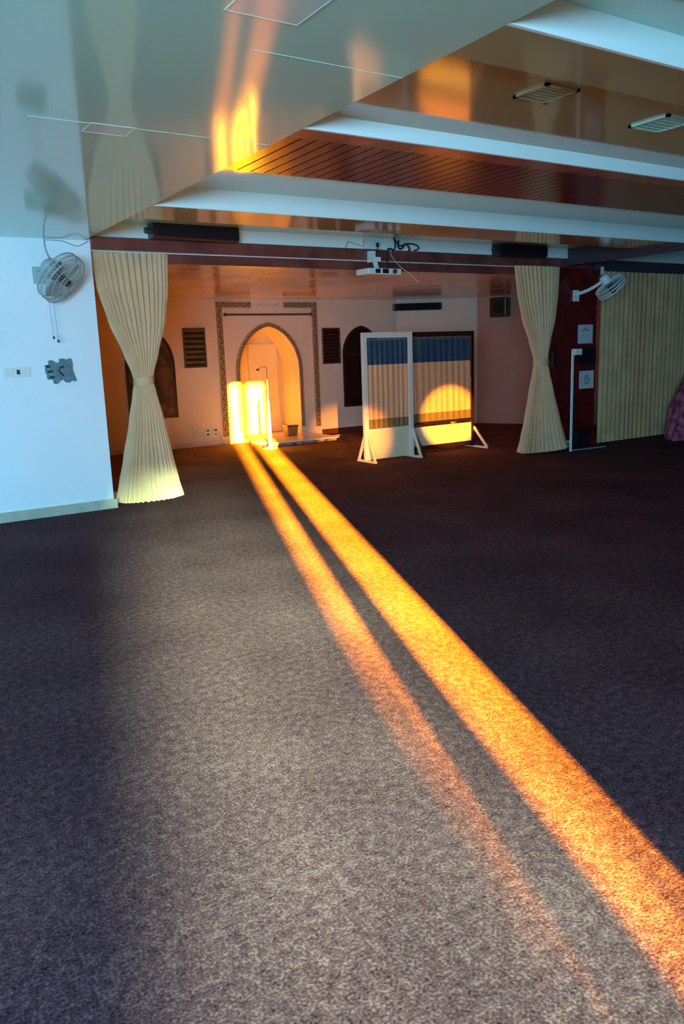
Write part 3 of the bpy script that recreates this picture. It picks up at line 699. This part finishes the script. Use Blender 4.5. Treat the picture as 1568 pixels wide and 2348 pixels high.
bm = bmesh.new()
tube(bm, smooth_path([(PZ(*p)[0], -0.018, PZ(*p)[1]) for p in [(870, 600), (830, 535), (750, 580), (720, 680), (780, 760), (840, 830)]], 5), 0.009, 6)
link('curved_mark', bm, 'plate_dark', t, smooth=True)
for cx_, cy_, rx, ry in ((425, 600, 45, 22), (455, 770, 60, 25), (800, 680, 22, 22)):
    bm = bmesh.new(); prism_xz(bm, [PZ(cx_+rx*math.cos(a*PI/6), cy_+ry*math.sin(a*PI/6)) for a in range(12)], -0.021, -0.016)
    link('pale_mark', bm, 'grey', t)
t = thing('switch_plate', 'long white switch plate with a black socket on the white wall', 'switch', (1.57, YW, 1.475))
pbox('plate', 'white_gloss', t, -0.13, 0.13, -0.010, 0, -0.048, 0.048, bv=0.004)
pbox('socket', 'fan_dark', t, 0.0, 0.032, -0.013, -0.008, -0.022, 0.024)
for x in (-0.085, -0.045, 0.075): pbox('rocker', 'white', t, x-0.014, x+0.014, -0.014, -0.008, -0.022, 0.022)

# ceiling grilles
def grille(x, y, z, rz, label, m='white_gloss', s=0.16, dark='grey'):
    t = thing('ceiling_vent', label, 'vent', (x, y, z), None, rz)
    bm = bmesh.new()
    for a in range(4):
        box(bm, -s, s, s-0.022, s, -0.012, 0, Matrix.Rotation(a*PI/2, 4, 'Z'))
    link('frame', bm, m, t)
    bm = bmesh.new()
    for k in range(5):
        yy = -s+0.05+k*(2*s-0.1)/4; box(bm, -s+0.02, s-0.02, yy-0.012, yy+0.006, -0.010, -0.004)
    link('louvre', bm, m, t); pbox('throat', dark, t, -s+0.02, s-0.02, -s+0.02, s-0.02, -0.003, 0.0)
    return t
def panel_light(x, y, sx, sy, label):
    t = thing('ceiling_light', label, 'ceiling light', (x, y, CE))
    bm = bmesh.new()
    box(bm, -sx, sx, -sy, -sy+0.008, -0.002, 0); box(bm, -sx, sx, sy-0.008, sy, -0.002, 0)
    box(bm, -sx, -sx+0.008, -sy+0.008, sy-0.008, -0.002, 0); box(bm, sx-0.008, sx, -sy+0.008, sy-0.008, -0.002, 0)
    link('frame', bm, 'frost', t); pbox('diffuser', 'frost', t, -sx+0.008, sx-0.008, -sy+0.008, sy-0.008, -0.001, 0)
panel_light(1.50, 2.62, 0.15, 0.17, 'unlit square ceiling panel at the top edge of the view')
panel_light(1.43, 4.42, 0.12, 0.09, 'unlit ceiling panel near the top of the white wall')
grille(3.33, 3.13, CE+0.085, 0, 'square vent with a black gap in the tan recess', 'tan_gloss', 0.12, 'black')
grille(4.42, 3.22, CE+0.085, 0, 'square pale vent at the right border of the tan recess', 'gloss_ceiling', 0.14, 'gloss_ceiling')

# ------------------------------------------------------------------ right pier: posters, post, sockets, bag
def poster(x0, x1, z0, z1, label, kind):
    t = thing('poster', label, 'poster', ((x0+x1)/2, 8.325, (z0+z1)/2)); w2, h2 = (x1-x0)/2, (z1-z0)/2
    pbox('sheet', 'paper', t, -w2, w2, -0.010, 0, -h2, h2)
    bm = bmesh.new()
    if kind == 'ring':
        tube(bm, [(0.055*math.cos(2*PI*k/24), -0.010, 0.062*math.sin(2*PI*k/24)) for k in range(25)], 0.007, 5)
        tube(bm, smooth_path([(-0.02, -0.010, 0.02), (0.01, -0.010, 0.03), (0, -0.010, -0.01), (0.02, -0.010, -0.03)], 4), 0.006, 5)
    else:
        tube(bm, smooth_path([(-0.08, -0.010, 0.05), (-0.03, -0.010, 0.06), (0.0, -0.010, 0.095), (0.03, -0.010, 0.055), (0.07, -0.010, 0.05)], 4), 0.007, 5)
    link('emblem', bm, 'ink', t)
poster(9.61, 9.93, 1.56, 1.84, 'upper white square poster with a small grey motif on the red pier', 'm')
poster(9.66, 9.98, 0.88, 1.15, 'lower white square poster with a ring emblem on the red pier', 'ring')
bm = bmesh.new(); box(bm, 9.62, 9.99, 8.29, 8.325, 1.24, 1.50); o = bevel(link('notice_board', bm, 'black_matte'), 0.005)
tag(o, 'dark blank board on the red pier between the two posters', 'board')
t = thing('white_post', 'tall thin white post with a small white box at its top', 'post', (9.10, 7.97, 0))
bm = bmesh.new(); box(bm, -0.013, 0.013, -0.013, 0.013, 0, 1.48); link('post', bm, 'white_gloss', t)
bm = bmesh.new(); box(bm, 0.018, 0.17, -0.03, 0.03, 1.40, 1.49); bevel(link('top_box', bm, 'white_gloss', t), 0.006)
bm = bmesh.new(); tube(bm, [(0.018, 0, 0.012), (0.72, -0.05, 0.012)], 0.010, 8); link('base_bar', bm, 'grey', t)
t = thing('socket_strip', 'white socket strip with a black outlet at the foot of the red pier', 'socket', (9.30, 8.325, 0.05))
pbox('housing', 'white_gloss', t, -0.05, 0.16, -0.05, 0, -0.04, 0.065, bv=0.006); pbox('outlet', 'black', t, 0.06, 0.10, -0.054, -0.048, -0.012, 0.03)
t = thing('black_case', 'small black case on the carpet against the red pier', 'case', (9.58, 8.22, 0))
bm = bmesh.new(); box(bm, -0.15, 0.15, -0.07, 0.07, 0, 0.26); bevel(link('body', bm, 'black_matte', t), 0.03, 4)
bm = bmesh.new(); tube(bm, smooth_path([(-0.05, 0, 0.255), (-0.04, 0, 0.30), (0.04, 0, 0.30), (0.05, 0, 0.255)], 5), 0.008, 6); link('handle', bm, 'black', t)
o = pbox('curtain_hook', 'black', None, 9.03, 9.10, 8.26, 8.325, 1.24, 1.48, bv=0.01)
tag(o, 'small black holdback beside the waist of the right curtain', 'hook')
# purple cloth pile
rnd = random.Random(3); bm = bmesh.new(); g = []
NU, NV = 72, 26
from mathutils import noise as mn
for j in range(NV+1):
    v = j/NV; row = []
    for i in range(NU):
        a = 2*PI*i/NU; rr = math.sin(v*PI/2)**0.8; hh = math.cos(v*PI/2)
        d = 1+0.16*mn.noise(Vector((math.cos(a)*2.6, math.sin(a)*2.6, v*4)))+0.06*math.sin(a*13+3*v)*v
        row.append(bm.verts.new((0.72*rr*d*math.cos(a)+0.12*hh, 0.36*rr*d*math.sin(a), max(0.0, 1.12*hh**0.85*(1+0.12*mn.noise(Vector((math.cos(a)*1.5, math.sin(a)*1.5, 7))))))))
    g.append(row)
for j in range(NV):
    for i in range(NU):
        if j == 0: bm.faces.new((g[0][i], g[1][(i+1) % NU], g[1][i]))
        else: bm.faces.new((g[j][i], g[j][(i+1) % NU], g[j+1][(i+1) % NU], g[j+1][i]))
bmesh.ops.remove_doubles(bm, verts=bm.verts, dist=0.0005)
o = link('cloth_pile', bm, 'purple', smooth=True, loc=(11.90, 7.72, 0)); tag(o, 'heap of purple patterned cloth in front of the long olive curtain', 'cloth')
# pale threshold slab behind the white wall
o = pbox('threshold_slab', 'marble', None, 2.43, 2.80, 8.60, 9.30, 0, 0.02, bv=0.004); tag(o, 'flat white marble slab on the carpet behind the left curtain', 'slab')
